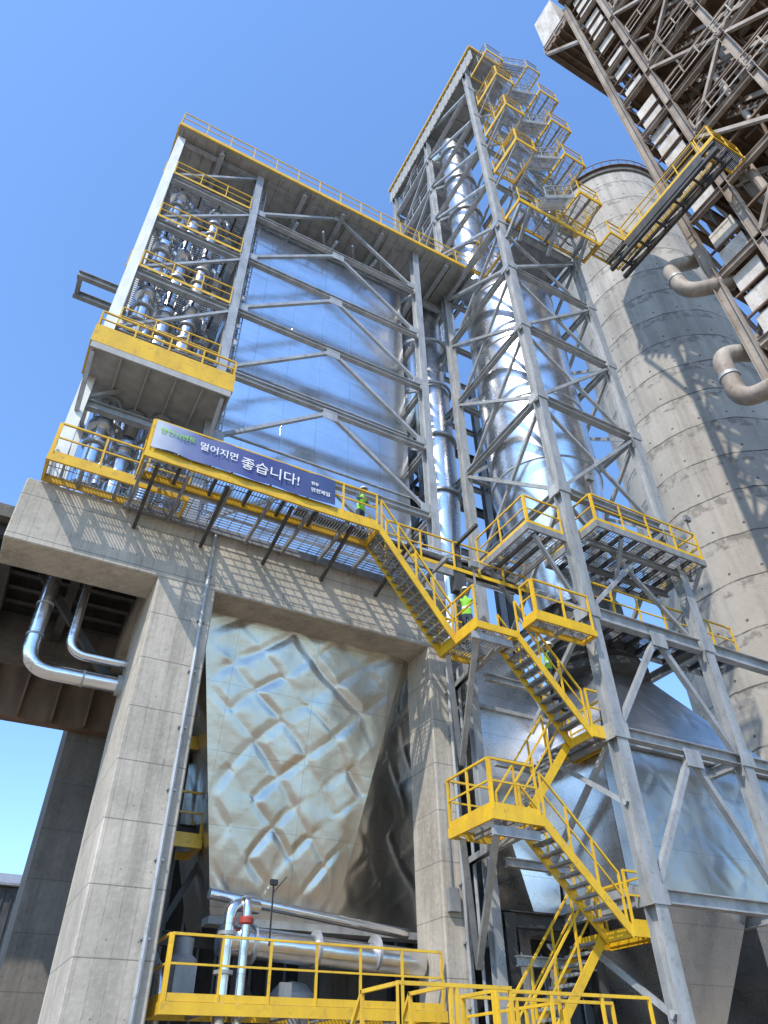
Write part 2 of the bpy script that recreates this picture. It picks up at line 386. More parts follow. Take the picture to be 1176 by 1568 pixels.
for a,b in ((14,17.4),(17.4,20.8),(20.8,24.3),(24.3,27.8),(27.8,31.3),(31.3,34.6)):
    beam(br,(2.87,16.2,a+.25),(6.75,16.2,b-.12),.13); beam(br,(10.78,16.21,a+.25),(6.85,16.21,b-.12),.13)
    gusset(gu,6.8,16.12,b-.25,.28); gusset(gu,3.0,16.11,a+.3,.22); gusset(gu,10.65,16.11,a+.3,.22)
for a,b in ((17.4,20.8),(20.8,24.3),(24.3,27.8),(27.8,31.3),(31.3,34.6)):
    beam(br,(-.85,16.15,a+.1),(2.55,16.15,b-.3),.11)
    beam(br,(-1.04,16.4,a+.1),(-1.04,20.9,b-.3),.11)
for z in (17.4,20.8,24.3,27.8,31.3): ibeam(bm,(10.95,16.4,z-.02),(10.95,23.8,z-.02),.2,.26)
for i,(a,b) in enumerate(((14,17.4),(17.4,20.8),(20.8,24.3),(24.3,27.8),(27.8,31.3),(31.3,34.6))):
    beam(br,(11.0,16.4,a+.2),(11.0,19.85,b-.2),.13); beam(br,(11.0,20.15,b-.2),(11.0,23.8,a+.2),.13)
gc=A.g('silver_casing','silver'); box(gc,3.25,10.75,17.35,24,13.97,32.5)
gc=A.g('casing_stiffeners','galv')
for z in (15.6,19.1,22.5,26,29.5): box(gc,3.22,10.77,17.3,17.349,z,z+.05)
for z in range(15,32): box(gc,3.17,3.249,17.6,17.9,z+.1,z+.5)
gr=A.g('roof_deck','soffit'); box(gr,-1.2,14.3,15.6,24.5,34.62,34.72)
for i in range(30): box(gr,-1.1+i*.52,-1.04+i*.52,15.7,24.4,34.52,34.619)
for x in (0.8,4.8,6.8,8.9,12.6,14.1): ibeam(bm,(x,15.7,34.32),(x,24.4,34.32),.22,.38)
for y in (18,20.2,22): ibeam(bm,(-.8,y,33.9),(14,y,33.9),.2,.34)
for x in (4.8,6.8,8.9):
    beam(br,(x,16.4,32.8),(x,19,34.1),.12); beam(br,(x,19,34.1),(x,21.5,32.8),.12)
for i in range(5): beam(br,(2.95+i*1.55,16.35,33.0),(4.4+i*1.55,19,34.0),.1)
gy=A.g('roof_edge','yellow'); box(gy,-1.25,14.3,15.53,15.6,34.6,34.8); box(gy,-1.28,-1.2,15.61,24.5,34.6,34.8)
rl=A.g('handrails','yellow')
rail(rl,[(-1.2,21,34.82),(-1.2,15.6,34.82),(14.3,15.6,34.82)],w=.042)
for z in lv[2:-1]:
    box(A.g('bay_floor_plates','steel'),-.7,2.5,17.75,20.9,z-.1,z-.06)
    grating(A.g('bay_grating','grating'),-.8,2.5,16.4,17.7,z-.05,'x',.09)
    rail(rl,[(-.8,16.0,z),(2.5,16.0,z)],h=1.0,w=.04)
    for i in range(4): beam(A.g('bay_joists','steel_dark'),(-.3+i*.8,16.35,z-.2),(-.3+i*.8,20.9,z-.2),.08,.16)
rail(rl,[(-1.2,20.8,24.3),(-1.2,16.2,24.3)],h=1.0,w=.04); rail(rl,[(-1.2,20.8,31.3),(-1.2,16.2,31.3)],h=1.0,w=.04)
pp=A.g('silver_pipes','pipe',True); pf=A.g('pipe_flanges','galv',True)
for li,z in enumerate((14.15,17.6,20.9,24.4,27.9)):
    for k,(x,y,r) in enumerate(((-.25,16.75,.27),(.55,17.05,.29),(1.35,16.8,.24),(.1,17.9,.26),(1.2,18.1,.3),(2.0,17.4,.2))):
        top=z+2.75-.35*((k+li)%2); 
        tube(pp,[(x,y,z-.5),(x,y,top)],r,18)
        lathe(pp,(x,y),[(r,top),(r*1.45,top+.02),(r*1.5,top+.25),(r*.9,top+.42),(.02,top+.45)],18)
        for dz in (.45,1.2,2.05): lathe(pf,(x,y),[(r+.01,z+dz),(r*1.35,z+dz+.01),(r*1.35,z+dz+.09),(r+.01,z+dz+.1)],18,False)
        if k%2==0: tube(pp,rnd([(x,y,top-.15),(x+.0,y,top+.35),(x+.55,y+.15,top+.35),(x+.55,y+.15,top-.3)],.25,5),r*.55,12)
        if k in (1,4): tube(pp,rnd([(x,y,z+1.6),(x-.5,y-.35,z+1.6),(x-.5,y-.35,z+.7)],.2,5),.12,12)
gb=A.g('balcony_fascia','yellow'); bx=A.g('balcony_soffit','soffit')
box(gb,-1.25,2.95,14.7,14.76,18.28,19.0); box(gb,-1.25,-1.19,14.765,16.1,18.28,19.0); box(gb,2.89,2.95,14.765,16.1,18.28,19.0)
box(bx,-1.19,2.89,14.77,17.0,18.2,18.27)
for i in range(6): box(bx,-1.15+i*.8,-1.09+i*.8,14.79,17.0,18.05,18.199)
box(bx,-1.2,2.9,14.705,14.768,18.03,18.27)
rail(rl,[(-1.2,16.0,18.95),(-1.2,14.75,18.95),(2.9,14.75,18.95),(2.9,16.0,18.95)],h=.75)
beam(br,(-1,16.0,16.7),(-1.1,14.9,18.05),.12); beam(br,(2.7,16.0,16.7),(2.7,14.9,18.05),.12)
platform(A,-1.2,2.4,15.1,15.95,14.15,'SW',eh=.2)
g=A.g('left_outrigger','steel')
for y in (17.8,18.7): ibeam(g,(-2.7,y,24.9),(-1.1,y,24.9),.2,.3)
ibeam(g,(-2.6,17.8,24.9),(-2.6,18.7,24.9),.15,.2)
la=A.g('cable_ladder','galv')
for x in (2.98,3.16): beam(la,(x,16.45,14),(x,16.45,34.4),.04)
for i in range(60): beam(la,(2.98,16.45,14.2+i*.34),(3.16,16.45,14.2+i*.34),.03)
A.done()
# ------------------------------------------------------------ facade walkway
W=Obj('facade_walkway')
platform(W,.9,7.5,13.8,14.6,14.1,'SW',eh=.2,sub='steel_dark')
wg=W.g('walkway_floor_inner','grating'); grating(wg,1,9.8,14.65,15.9,14.05,'x',.11)
W2=W.g('walkway_edge_beams','steel'); beam(W2,(.9,14.68,13.95),(10.5,14.68,13.95),.08,.22); beam(W2,(.9,15.9,13.9),(10.5,15.9,13.9),.08,.2)
for i in range(9): beam(W2,(1+i*1.1,13.85,13.82),(1+i*1.1,15.95,13.82),.08,.14)
rail(W.g('handrails','yellow'),[(8.2,14.68,14.1),(10.6,14.68,14.1),(13.4,14.68,14.1)])
bk=W.g('cantilever_brackets','steel_dark')
for x in (1.2,3.0,4.8,6.6,8.4): beam(bk,(x+.1,15.98,13.3),(x+.1,13.9,13.85),.09)
stair(W,7.5,14.1,9.8,11.1,13.8,14.6)
tr=W.g('cable_tray','steel_dark'); beam(tr,(5.5,15.3,15.0),(14,15.3,14.6),.35,.1)
tp=W.g('service_pipes','pipe',True); tube(tp,[(5.5,15.5,14.6),(13.5,15.5,14.6)],.1); tube(tp,[(5.5,15.7,15.4),(11,15.7,15.4),(13.5,15.2,15.4)],.07)
hg=W.g('hoist_post','steel_dark'); box(hg,10.72,10.92,14.75,14.9,12.2,15.2); box(hg,10.55,11.0,14.7,14.95,13.4,14.2); beam(hg,(10.8,14.8,15.2),(10.8,13.6,15.2),.1); box(hg,10.7,10.9,14.72,14.92,11.7,12.3)
W.done()
def banner_mat():
    m,nt,b=newmat('banner_print')
    tc=N(nt,'ShaderNodeTexCoord'); s=N(nt,'ShaderNodeSeparateXYZ'); L(nt,tc.outputs['Generated'],s.inputs[0])
    x=math_(nt,'ADD',s.outputs[0],math_(nt,'MULTIPLY',math_(nt,'SUBTRACT',nz(nt,1.2,2),.5),.25))
    r=N(nt,'ShaderNodeValToRGB'); L(nt,x,r.inputs[0]); e=r.color_ramp.elements
    e[0].position=.0;e[0].color=(.45,.50,.58,1);e[1].position=1.0;e[1].color=(.045,.075,.19,1)
    k=e.new(.18);k.color=(.15,.18,.34,1); k=e.new(.5);k.color=(.055,.07,.22,1)
    L(nt,r.outputs[0],b.inputs['Base Color']); b.inputs['Roughness'].default_value=.55
    return m
M['banner']=banner_mat(); M['whiteprint']=paint('banner_ink',(.8,.8,.8),(.7,.7,.72),.6); M['green']=paint('green_ink',(.25,.55,.06),(.2,.5,.06),.6)
bn=Obj('banner')
g=bn.g('banner_sheet','banner',True)
nx=60
for i in range(nx+1):
    x=1.0+5.05*i/nx
    for j in range(5):
        z=14.18+.92*j/4; g[0].append(V((x,13.70+.015*math.sin(x*7+j)+.012*math.sin(x*3.1),z+.02*math.sin(i*.35))))
for i in range(nx):
    for j in range(4): k=i*5+j; g[1].append((k,k+5,k+6,k+1))
bn.done()
def text(body,x,z,size,mat,y=13.66):
    c=bpy.data.curves.new('lettering','FONT'); c.body=body; c.size=size; c.extrude=.002; c.offset=.002; c.materials.append(M[mat])
    o=bpy.data.objects.new('lettering',c); bpy.context.collection.objects.link(o); o.location=(x,y,z); o.rotation_euler=(math.pi/2,0,0); o.parent=bn.e
text('안전시멘트',1.12,14.72,.2,'green'); text('멀어지면',2.15,14.6,.29,'whiteprint'); text('좋습니다!',3.28,14.46,.43,'whiteprint'); text('안전제일',5.3,14.42,.16,'whiteprint'); text('현장',5.3,14.66,.12,'whiteprint')
# ------------------------------------------------------------ access staircase
S=Obj('access_staircase')
platform(S,9.75,11.05,12.8,14.6,11.1,'WN',eh=.2)
platform(S,11.25,13.35,12.2,12.74,11.4,'S',eh=.18); rail(S.g('handrails','yellow'),[(11.3,12.25,11.4),(11.3,12.7,11.4)])
stair(S,11.05,11.1,13.0,8.8,12.8,13.6)
platform(S,13.0,13.95,12.8,14.5,8.8,'SE')
stair(S,13.0,8.8,11.0,6.4,13.7,14.5)
platform(S,9.6,11.0,12.8,14.5,6.4,'WSN',eh=.22)
stair(S,11.0,6.4,13.0,4.4,12.8,13.6)
platform(S,13.0,13.95,12.8,14.5,4.4,'SE')
stair(S,13.0,4.4,10.7,2.0,13.7,14.5)
platform(S,7.6,10.9,10.6,11.5,1.75,'SNW'); platform(S,9.7,10.9,11.6,14.5,1.75,'W')
g=S.g('stair_stringers','yellow')
for x in (5.6,6.4): 
    beam(g,(x,12.5,.0),(x,10.9,1.7),.04,.22); rail(S.g('handrails','yellow'),[(x,12.4,.1),(x,11.0,1.75),(x,9.9,1.75)],h=1.05,kick=False)
platform(S,5.5,7.5,9.9,10.8,1.7,'S',eh=.18)
g=S.g('support_brackets','galv')
for (x,z) in ((9.9,11.0),(9.9,6.3)):
    for y in (13.0,14.4):
        beam(g,(x,y,z-.1),(11.1,15.9,z-2.4),.14); beam(g,(x+.9,y,z-.15),(11.1,15.95,z-.15),.14)
ibeam(g,(11.3,15.4,0),(11.3,15.4,13.9),.25,.25,up=(0,1,0))
for z in (4.2,6.2,8.6,11): ibeam(g,(11.3,14.7,z-.3),(13.5,14.7,z-.3),.15,.2)
beam(g,(13.2,14.4,8.4),(13.6,12.7,7.0),.12); beam(g,(13.2,14.4,4.2),(13.6,12.7,2.8),.12)
for x,z in ((9.8,6.0),(9.8,10.75)): beam(g,(9.7,12.95,z),(10.95,12.95,z),.09,.2)
S.done()
# ------------------------------------------------------------ machine level inside frame
P=Obj('pump_platform')
platform(P,3.9,10.2,15.95,17.2,3.05,'SW')
g=P.g('silver_main_pipe','pipe',True)
tube(g,[(5.2,16.9,4.25),(10.2,17.0,4.05)],.3,20); tube(g,rnd([(5.3,16.7,.5),(5.3,16.7,4.9),(6.0,16.9,4.9)],.3),.13); tube(g,rnd([(5.65,16.6,1),(5.65,16.6,5.0),(5.65,17.6,5.0)],.2),.1)
tube(g,[(5.0,17.4,5.2),(10.2,17.6,4.75)],.12); tube(g,rnd([(4.2,17.3,0),(4.2,17.3,3.6),(4.2,19,4.4),(4.2,19,8)],.4),.1)
g=P.g('pipe_flanges','galv',True)
for x in (5.9,7.4,8.9): tube(g,[(x,16.93,4.2),(x+.07,16.93,4.2)],.37,20)
for z in (2,3.6,4.3): lathe(g,(5.3,16.7),[(.135,z),(.2,z),(.2,z+.07),(.135,z+.07)],16,False)
g=P.g('red_valve','red',True); lathe(g,(5.65,16.6),[(.12,4.5),(.16,4.53),(.16,4.62),(.05,4.7)],12)
g=P.g('pump_body','steel',True); lathe(g,(4.6,17.4),[(.3,3.1),(.32,3.9),(.2,4.0),(.2,4.3),(.02,4.35)],20); lathe(g,(7.2,17.6),[(.45,.3),(.5,3.4),(.3,3.6),(.02,3.65)],24)
g=P.g('instrument_panels','steel'); box(g,4.35,4.8,16.9,17.0,3.2,3.75); box(g,6.5,6.75,16.5,16.6,3.1,3.5)
g=P.g('gauges','black'); beam(g,(6.1,16.3,4.1),(6.1,16.3,5.3),.03); box(g,6.02,6.18,16.25,16.35,5.25,5.36); beam(g,(6.1,16.3,5.1),(6.4,16.3,5.45),.02)
g=P.g('inner_steel_frame','steel_dark')
for x in (4.4,6.5,8.8): ibeam(g,(x,19.5,0),(x,19.5,12),.3,.3,up=(0,1,0))
for z in (2.5,4.6,7,9.5): ibeam(g,(3.7,19.5,z),(10.4,19.5,z),.2,.3)
for z in (0,4.6): beam(g,(4.4,19.5,z),(6.5,19.5,z+4.2),.14); beam(g,(8.8,19.5,z),(6.5,19.5,z+4.2),.14)
platform(P,3.75,5.0,18.6,19.8,6.6,'SE'); platform(P,3.75,5.0,18.6,19.8,9.0,'SE')
P.done()
rw=Obj('machine_hall_wall'); g=rw.g('rear_wall','steel_dark'); box(g,3.6,30,26,26.2,0,9.5)
g2=rw.g('wall_ribs','steel')
for i in range(44): box(g2,3.7+i*.6,3.76+i*.6,25.9,25.999,0,9.4)
rw.done()
U=Obj('insulated_pipe_loop'); g=U.g('large_pipe','pipe',True); 
tube(g,rnd([(-.15,18,13.4),(-.15,18,9.85),(2.2,18,9.85)],.65,10),.2,20)
tube(g,rnd([(.7,18,13.4),(.7,18,10.45),(2.2,18,10.45)],.5,10),.13,18)
g=U.g('pipe_bands','galv',True)
for z in (12.6,11.6,10.7): lathe(g,(-.15,18),[(.205,z),(.215,z),(.215,z+.05),(.205,z+.05)],20,False)
tube(g,[(1.2,18,9.85),(1.25,18,9.85)],.215,20); tube(g,[(2.05,18,9.85),(2.2,18,9.85)],.26,20)
U.done()
# ------------------------------------------------------------ cyclone tower
T=Obj('steel_cyclone_tower')
c=T.g('tower_columns','galv'); b=T.g('tower_beams','galv'); d=T.g('tower_braces','galv'); gp=T.g('gusset_plates','galv')
X1,X2=13.65,18.3; Y1,Y2,Y3=12.6,17.5,22.0
def hcol(x,y,z0,z1,w=.34): ibeam(c,(x,y,z0),(x,y,z1),w,w,up=(0,1,0))
hcol(X1,Y1,0,54.5,.36); hcol(X1,Y2,0,54.5); hcol(X1,Y3,0,54.5)
hcol(X2,Y1,0,34.5,.36); hcol(X2,Y2,0,34.5); hcol(X2,Y3,0,34.5)
hcol(16.5,Y1,34.7,54.5,.3); hcol(16.5,Y2,34.7,54.5,.3); hcol(16.5,Y3,34.7,54.5,.3)
LV=[5.0,8.75,12.3,17.0,21.6,26.0,30.3,34.2]
for z in LV:
    big=.42 if z in (12.3,) else .3
    ibeam(b,(X1+.19,Y1,z),(X2-.19,Y1,z),.24,big)
    if z<13: ibeam(b,(X2+.19,Y1,z),(X2+3.5,Y1,z),.24,big)
    for (p,q) in (((X1,Y2),(X2,Y2)),((X1,Y3),(X2,Y3)),((X1,Y1),(X1,Y2)),((X1,Y2),(X1,Y3)),((X2,Y1),(X2,Y2)),((X2,Y2),(X2,Y3))):
        e=(V((q[0],q[1],0))-V((p[0],p[1],0))).normalized()*.19
        ibeam(b,V((p[0],p[1],z-.01))+e,V((q[0],q[1],z-.01))-e,.2,.27)
    for x in (X1,X2): gusset(gp,x,Y1-.2,z,.26); 
    gusset(gp,X1-.2,Y1+.1,z,.26,'x')
for i in range(len(LV)-1):
    z0,z1=LV[i],LV[i+1]; xm=(X1+X2)/2
    if z0>=12.3:
        beam(d,(X1+.15,Y1,z0+.2),(X2-.15,Y1,z1-.2),.12); beam(d,(X2-.15,Y1+.14,z0+.2),(X1+.15,Y1+.14,z1-.2),.12)
        gusset(gp,xm,Y1+.07,(z0+z1)/2,.2)
        beam(d,(X1,Y1+.2,z0+.2),(X1,Y2-.2,z1-.2),.13); beam(d,(X1+.15,Y2-.2,z0+.2),(X1+.15,Y1+.2,z1-.2),.12)
        beam(d,(X1,Y2+.2,z1-.1),(X1,Y3-.2,z0+.1),.13); beam(d,(X2,Y1+.2,z0+.1),(X2,Y2-.2,z1-.1),.13); beam(d,(X2+.14,Y2-.2,z0+.1),(X2+.14,Y1+.2,z1-.1),.13)
        beam(d,(X1+.2,Y2,z0+.1),(X2-.2,Y2,z1-.1),.13)
    else:
        beam(d,(X1+.15,Y1,z0+.15),(xm+.2,Y1,z1-.18),.16); beam(d,(X2-.1,Y1+.02,z0+.15),(xm+.25,Y1+.02,z1-.18),.16)
        beam(d,(X1,Y1+.2,z1-.1),(X1,Y2-.2,z0+.1),.13)
        gusset(gp,xm+.2,Y1-.13,z1-.3,.3)
LU=[34.2,38.5,42.6,46.6,50.6,54.35]
for i,z in enumerate(LU[1:]):
    for (p,q) in (((X1,Y1),(16.5,Y1)),((X1,Y2),(16.5,Y2)),((X1,Y3),(16.5,Y3)),((X1,Y1),(X1,Y2)),((X1,Y2),(X1,Y3)),((16.5,Y1),(16.5,Y2)),((16.5,Y2),(16.5,Y3))):
        e=(V((q[0],q[1],0))-V((p[0],p[1],0))).normalized()*.18
        ibeam(b,V((p[0],p[1],z))+e,V((q[0],q[1],z))-e,.2,.28)
    z0=LU[i]
    beam(d,(X1,Y1+.2,z0+.1),(X1,Y2-.2,z-.1),.14);beam(d,(X1,Y2+.2,z-.1),(X1,Y3-.2,z0+.1),.14)
    beam(d,(16.5,Y1+.2,z-.1),(16.5,Y2-.2,z0+.1),.13);beam(d,(16.5,Y2+.2,z0+.1),(16.5,Y3-.2,z-.1),.13); beam(d,(X1+.2,Y1,z0+.2),(16.3,Y1,z-.2),.12); beam(d,(X1+.2,Y3,z-.1),(16.3,Y3,z0+.1),.12)
    beam(d,(X1+.2,Y2,z0+.1),(16.3,Y2,z-.1),.12)
    gusset(gp,X1,Y1-.2,z,.24); gusset(gp,X1-.19,Y2,z,.26,'x')
    if z<54: 
        box(T.g('tower_floor_plates','steel'),X1+.2,16.3,Y2+.2,Y3-.2,z+.15,z+.19)
        rail(T.g('handrails_grey','galv'),[(X1-.1,Y2+.3,z+.15),(X1-.1,Y3-.3,z+.15)],w=.04)
beam(d,(11.2,22,34.8),(13.5,22,42.4),.22); beam(d,(11.2,19,34.8),(13.5,19,40),.16); beam(d,(12.2,20.5,34.8),(13.5,20.5,39),.14)
g=T.g('tower_roof','soffit'); box(g,13.4,16.8,11.5,22.4,54.75,54.9)
for i in range(11): box(g,13.45,16.75,11.6+i,11.72+i,54.55,54.749)
box(g,13.42,13.47,11.5,22.4,53.0,54.54)
for i in range(24): box(g,13.36,13.419,11.6+i*.45,11.68+i*.45,53.0,54.54)
g=T.g('tower_roof_edge','yellow'); box(g,13.3,13.395,11.45,22.45,54.78,54.98); box(g,13.3,16.85,11.4,11.49,54.7,54.98)
rail(T.g('handrails','yellow'),[(14.6,11.5,54.95),(16.7,11.5,54.95)])
platform(T,13.9,18.9,11.3,12.4,34.7,'S',along='x',eh=.26); platform(T,13.9,14.9,12.45,15.5,34.7,'W',eh=.26)
g=T.g('deck_beams','steel')
for x in (14.5,16.2,18): beam(g,(x,11.3,34.3),(x,12.4,33.0),.14); beam(g,(x,11.4,34.3),(x,12.4,34.3),.14)
beam(g,(14.0,11.4,34.3),(13.7,12.4,32.6),.14); beam(g,(14.0,13.8,34.25),(13.75,12.85,32.6),.14)
box(T.g('deck_plates','steel'),15,18.1,12.85,17.3,34.38,34.43)
zl=[34.7,39.0,43.4,47.8]; zr=[36.9,41.2,45.6,50.0]
kw=dict(sm='galv',rm='galv')
for i in range(4):
    stair(T,15.0,zl[i],17.3,zr[i],10.6,11.3,**kw); platform(T,17.3,18.8,10.3,12.3,zr[i],'SEN',eh=.24)
    if i<3:
        stair(T,17.3,zr[i],15.0,zl[i+1],11.5,12.2,**kw); platform(T,13.7,15.0,10.3,12.2,zl[i+1],'SWN',eh=.24)
stair(T,17.3,50.0,15.0,52.2,11.5,12.2,**kw); platform(T,13.7,15.0,10.5,12.2,52.2,'SW',eh=.22,rm='galv'); stair(T,15.0,52.2,17.3,54.6,10.6,11.3,**kw); platform(T,17.3,18.4,10.5,12.3,54.6,'SENW',rm='galv')
g=T.g('stair_support_frame','galv')
for x in (15.05,17.25,18.58): beam(g,(x,12.42,34.7),(x,12.42,54.5),.12)
for z in zr+zl[1:]: beam(g,(15.12,12.42,z-.2),(18.5,12.42,z-.2),.1); beam(g,(16.6,12.5,z-.25),(18.4,12.42,z-1.2),.08)
for z in zr: beam(g,(18.6,12.35,z-1.3),(18.6,10.4,z-.28),.09); beam(g,(17.4,12.35,z-1.3),(17.4,10.4,z-.28),.09)
for z in zl[1:]: beam(g,(13.8,12.35,z-1.3),(13.8,10.4,z-.28),.09); beam(g,(14.9,12.35,z-1.3),(14.9,10.4,z-.28),.09)
platform(T,14.1,18.9,11.9,14.4,15.4,'SEW',edge='steel',eh=.24,sub='steel_dark',joist=.6,dense=.1)
platform(T,11.9,13.4,12.6,15.2,15.0,'SW',edge='steel',eh=.24,sub='steel_dark',joist=.5,dense=.1)
platform(T,13.9,20.5,12.85,14.1,12.6,'S',edge='galv',sub='steel_dark',joist=.6)
g=T.g('platform_struts','steel')
beam(g,(15.2,12.0,15.1),(15.6,13.8,12.7),.11); beam(g,(18.7,12.0,15.1),(18.4,13.8,12.7),.11); beam(g,(12.2,12.7,14.7),(13.45,12.75,12.7),.11); beam(g,(12.2,14.9,14.7),(13.6,14.9,12.7),.11)
for y in (12.5,13.6): ibeam(g,(14.2,y,15.0),(18.8,y,15.0),.12,.2)
g=T.g('floodlights','steel')
for (x,y,z) in ((14.3,11.9,16.6),(18.8,11.95,16.6),(9.9,12.85,12.3)): beam(g,(x,y,z-.1),(x,y,z+.5),.04); box(g,x-.14,x+.14,y-.1,y+.02,z+.5,z+.7)
T.done()
# ------------------------------------------------------------ cyclones and ducts
C=Obj('cyclone_vessel')
g=C.g('vessel_shell','silvercyl',True); ct=(16.0,15.5)
lathe(g,ct,[(.3,37.5),(.55,36.5),(.6,34),(1.0,33.4),(2.1,32.3),(2.15,31.9),(2.15,20),(2.12,19.9),(1.3,14.3)],64)
g=C.g('shell_rings','galv',True)
for z in (31.8,27.6,23.6,20.0): lathe(g,ct,[(2.15,z),(2.19,z+.02),(2.19,z+.08),(2.15,z+.1)],64,False)
g=C.g('expansion_joint','steel_dark',True); lathe(g,(16.2,15.2),[(1.3,14.3),(1.3,13.2),(1.55,13.15),(1.55,12.95),(1.35,12.9),(1.45,12.6),(1.3,12.4),(1.45,12.2),(1.3,12.0),(1.6,11.95),(1.6,11.7),(1.3,11.65)],48)
g=C.g('transition_duct','silvercyl')
hexa(g,[(14.1,13.5,9.1),(21.5,13.5,9.1),(21.5,18,9.1),(14.1,18,9.1)],[(15.1,14.2,11.7),(17.4,14.2,11.7),(17.4,16.3,11.7),(15.1,16.3,11.7)])
g=C.g('transition_quilting','foil2',True); foil(g,(14.12,13.47,9.15),(21.45,13.47,9.15),(17.38,14.17,11.66),(15.12,14.17,11.66),90,44,amp=.022,seed=13,cell=1.1)
C.done()
F2=Obj('insulated_filter_box')
g=F2.g('box_cladding','silvercyl'); box(g,14.0,22.5,13.6,18.5,5.4,8.9)
g=F2.g('quilted_front','foil2',True); foil(g,(14.0,13.58,5.45),(22.4,13.58,5.45),(22.4,13.58,8.85),(14.0,13.58,8.85),140,60,amp=.034,seed=3,cell=1.2)
g=F2.g('flanges','galv'); box(g,13.9,22.6,13.4,18.6,8.92,9.08); box(g,13.9,22.6,13.4,18.6,5.2,5.38)
g=F2.g('lower_hoppers','silvercyl')
for x in (14.6,18.4): hexa(g,[(x+1.5,15,1.5),(x+2.1,15,1.5),(x+2.1,15.6,1.5),(x+1.5,15.6,1.5)],[(x,13.8,5.18),(x+3.6,13.8,5.18),(x+3.6,17.8,5.18),(x,17.8,5.18)])
F2.done()
D2=Obj('vertical_gas_duct')
g=D2.g('duct_shell','silvercyl',True); lathe(g,(13.2,18.9),[(.3,11),(.45,15),(.85,21),(.85,27.6),(.7,28),(.7,37),(.5,38)],40)
tube(g,rnd([(12.4,19.5,33),(12.4,19.5,27),(12.0,21,25),(12.0,21,14)],1.2,8),.7,28)
tube(g,rnd([(15.1,16.5,34.5),(15.1,16.5,52.5),(15.1,20,52.5)],1.2,8),.95,28)
tube(g,rnd([(15.3,20.3,34),(15.3,20.3,48)],1.2,8),.8,28)
g=D2.g('duct_rings','galv',True)
for z in (21,24.3,27.7,31,34): lathe(g,(13.2,18.9),[(.86,z),(.97,z),(.97,z+.12),(.86,z+.12)],40,False)
for z in (38,42,46,50): lathe(g,(15.1,16.5),[(.96,z),(1.06,z),(1.06,z+.12),(.96,z+.12)],40,False)
g=D2.g('lower_hopper','silvercyl')
hexa(g,[(13.0,16.0,5.2),(13.9,16.0,5.2),(13.9,17.2,5.2),(13.0,17.2,5.2)],[(11.4,15.8,10.3),(14.3,15.8,10.3),(14.3,17.2,10.3),(11.4,17.2,10.3)])
hexa(g,[(11.4,15.8,10.42),(14.3,15.8,10.42),(14.3,17.2,10.42),(11.4,17.2,10.42)],[(11.4,15.8,11.2),(12.4,15.8,13.6),(12.4,17.2,13.6),(11.4,17.2,12.2)])
g=D2.g('hopper_flange','galv'); box(g,11.3,14.4,15.7,17.25,10.303,10.417)
g=D2.g('duct_dark_supports','steel_dark')
for (x,y) in ((12.2,20.5),(14.6,20.5),(12.3,23.5),(16.5,23.5),(20,23.5)):
    ibeam(g,(x,y,0),(x,y,30),.45,.45,up=(0,1,0))
for z in (10,14,18,22,26,30): ibeam(g,(12.2,20.5,z),(14.6,20.5,z),.3,.4); ibeam(g,(12.3,23.5,z),(20,23.5,z),.3,.4); beam(g,(12.2,20.5,z-4),(14.6,20.5,z),.2); beam(g,(12.3,23.5,z),(16.5,23.5,z-4),.2)
for z in (2,5,7.5,10): ibeam(g,(11.4,17.6,z),(20,17.6,z),.25,.35); beam(g,(11.4,17.6,z-2.3),(14,17.6,z),.18); beam(g,(17,17.6,z-2.3),(14,17.6,z),.18)
for x in (11.5,14,17): ibeam(g,(x,17.65,0),(x,17.65,12),.3,.3,up=(0,1,0))
for x in (11.8,14.4,17): ibeam(g,(x,15.6,0),(x,15.6,5),.3,.3,up=(0,1,0))
ibeam(g,(11.4,15.65,4.9),(20,15.65,4.9),.25,.35); ibeam(g,(11.4,15.65,2.4),(20,15.65,2.4),.2,.25)
D2.done()
Bq=Obj('access_bridge')
platform(Bq,18.95,20.8,10.55,11.9,34.7,'NS',eh=.14); platform(Bq,19.9,20.9,5.7,10.5,34.7,'WE',eh=.14,joist=.6)
g=Bq.g('bridge_truss','steel_dark'); 
for x in (19.96,20.84):
    beam(g,(x,5.0,33.8),(x,11.8,33.8),.16,.25); beam(g,(x,5.0,34.4),(x,11.8,34.4),.1,.16)
    for i in range(5): beam(g,(x,5.6+i*1.2,33.9),(x,6.8+i*1.2,34.35),.08)
for i in range(6): beam(g,(19.96,5.4+i*1.15,33.9),(20.84,5.4+i*1.15,33.9),.1)
platform(Bq,19.9,22,4.9,5.65,34.7,'SW',eh=.16)
box(Bq.g('bridge_cladding','steel_dark'),19.84,19.87,5.7,10.5,33.9,34.5)
Bq.done()
# ------------------------------------------------------------ silo
sc=(41.9,23.4); R=6.3; ZT=75.5
Si=Obj('concrete_silo')
me=bpy.data.meshes.new('silo_wall'); vs=[];fs=[];uv=[]; n=96; zs=[0,20,40,60,ZT]
for z in zs:
    for k in range(n+1):
        a=2*math.pi*k/n; vs.append((sc[0]+R*math.cos(a),sc[1]+R*math.sin(a),z)); uv.append((a*R,z))
for i in range(len(zs)-1):
    for k in range(n): q=i*(n+1)+k; fs.append((q,q+1,q+n+2,q+n+1))
me.from_pydata(vs,[],fs); ul=me.uv_layers.new(name='UVMap')
for l in me.loops: ul.data[l.index].uv=uv[l.vertex_index]
for p in me.polygons: p.use_smooth=True
me.materials.append(M['silo']); o=bpy.data.objects.new('silo_wall',me); bpy.context.collection.objects.link(o); o.parent=Si.e
g=Si.g('silo_rim','conc_dark',True); lathe(g,sc,[(R,ZT-.01),(R+.2,ZT+.1),(R+.2,ZT+.7),(R-.2,ZT+.8),(2,ZT+2.3),(0.1,ZT+2.4)],72)
g=Si.g('roof_railing','rust')
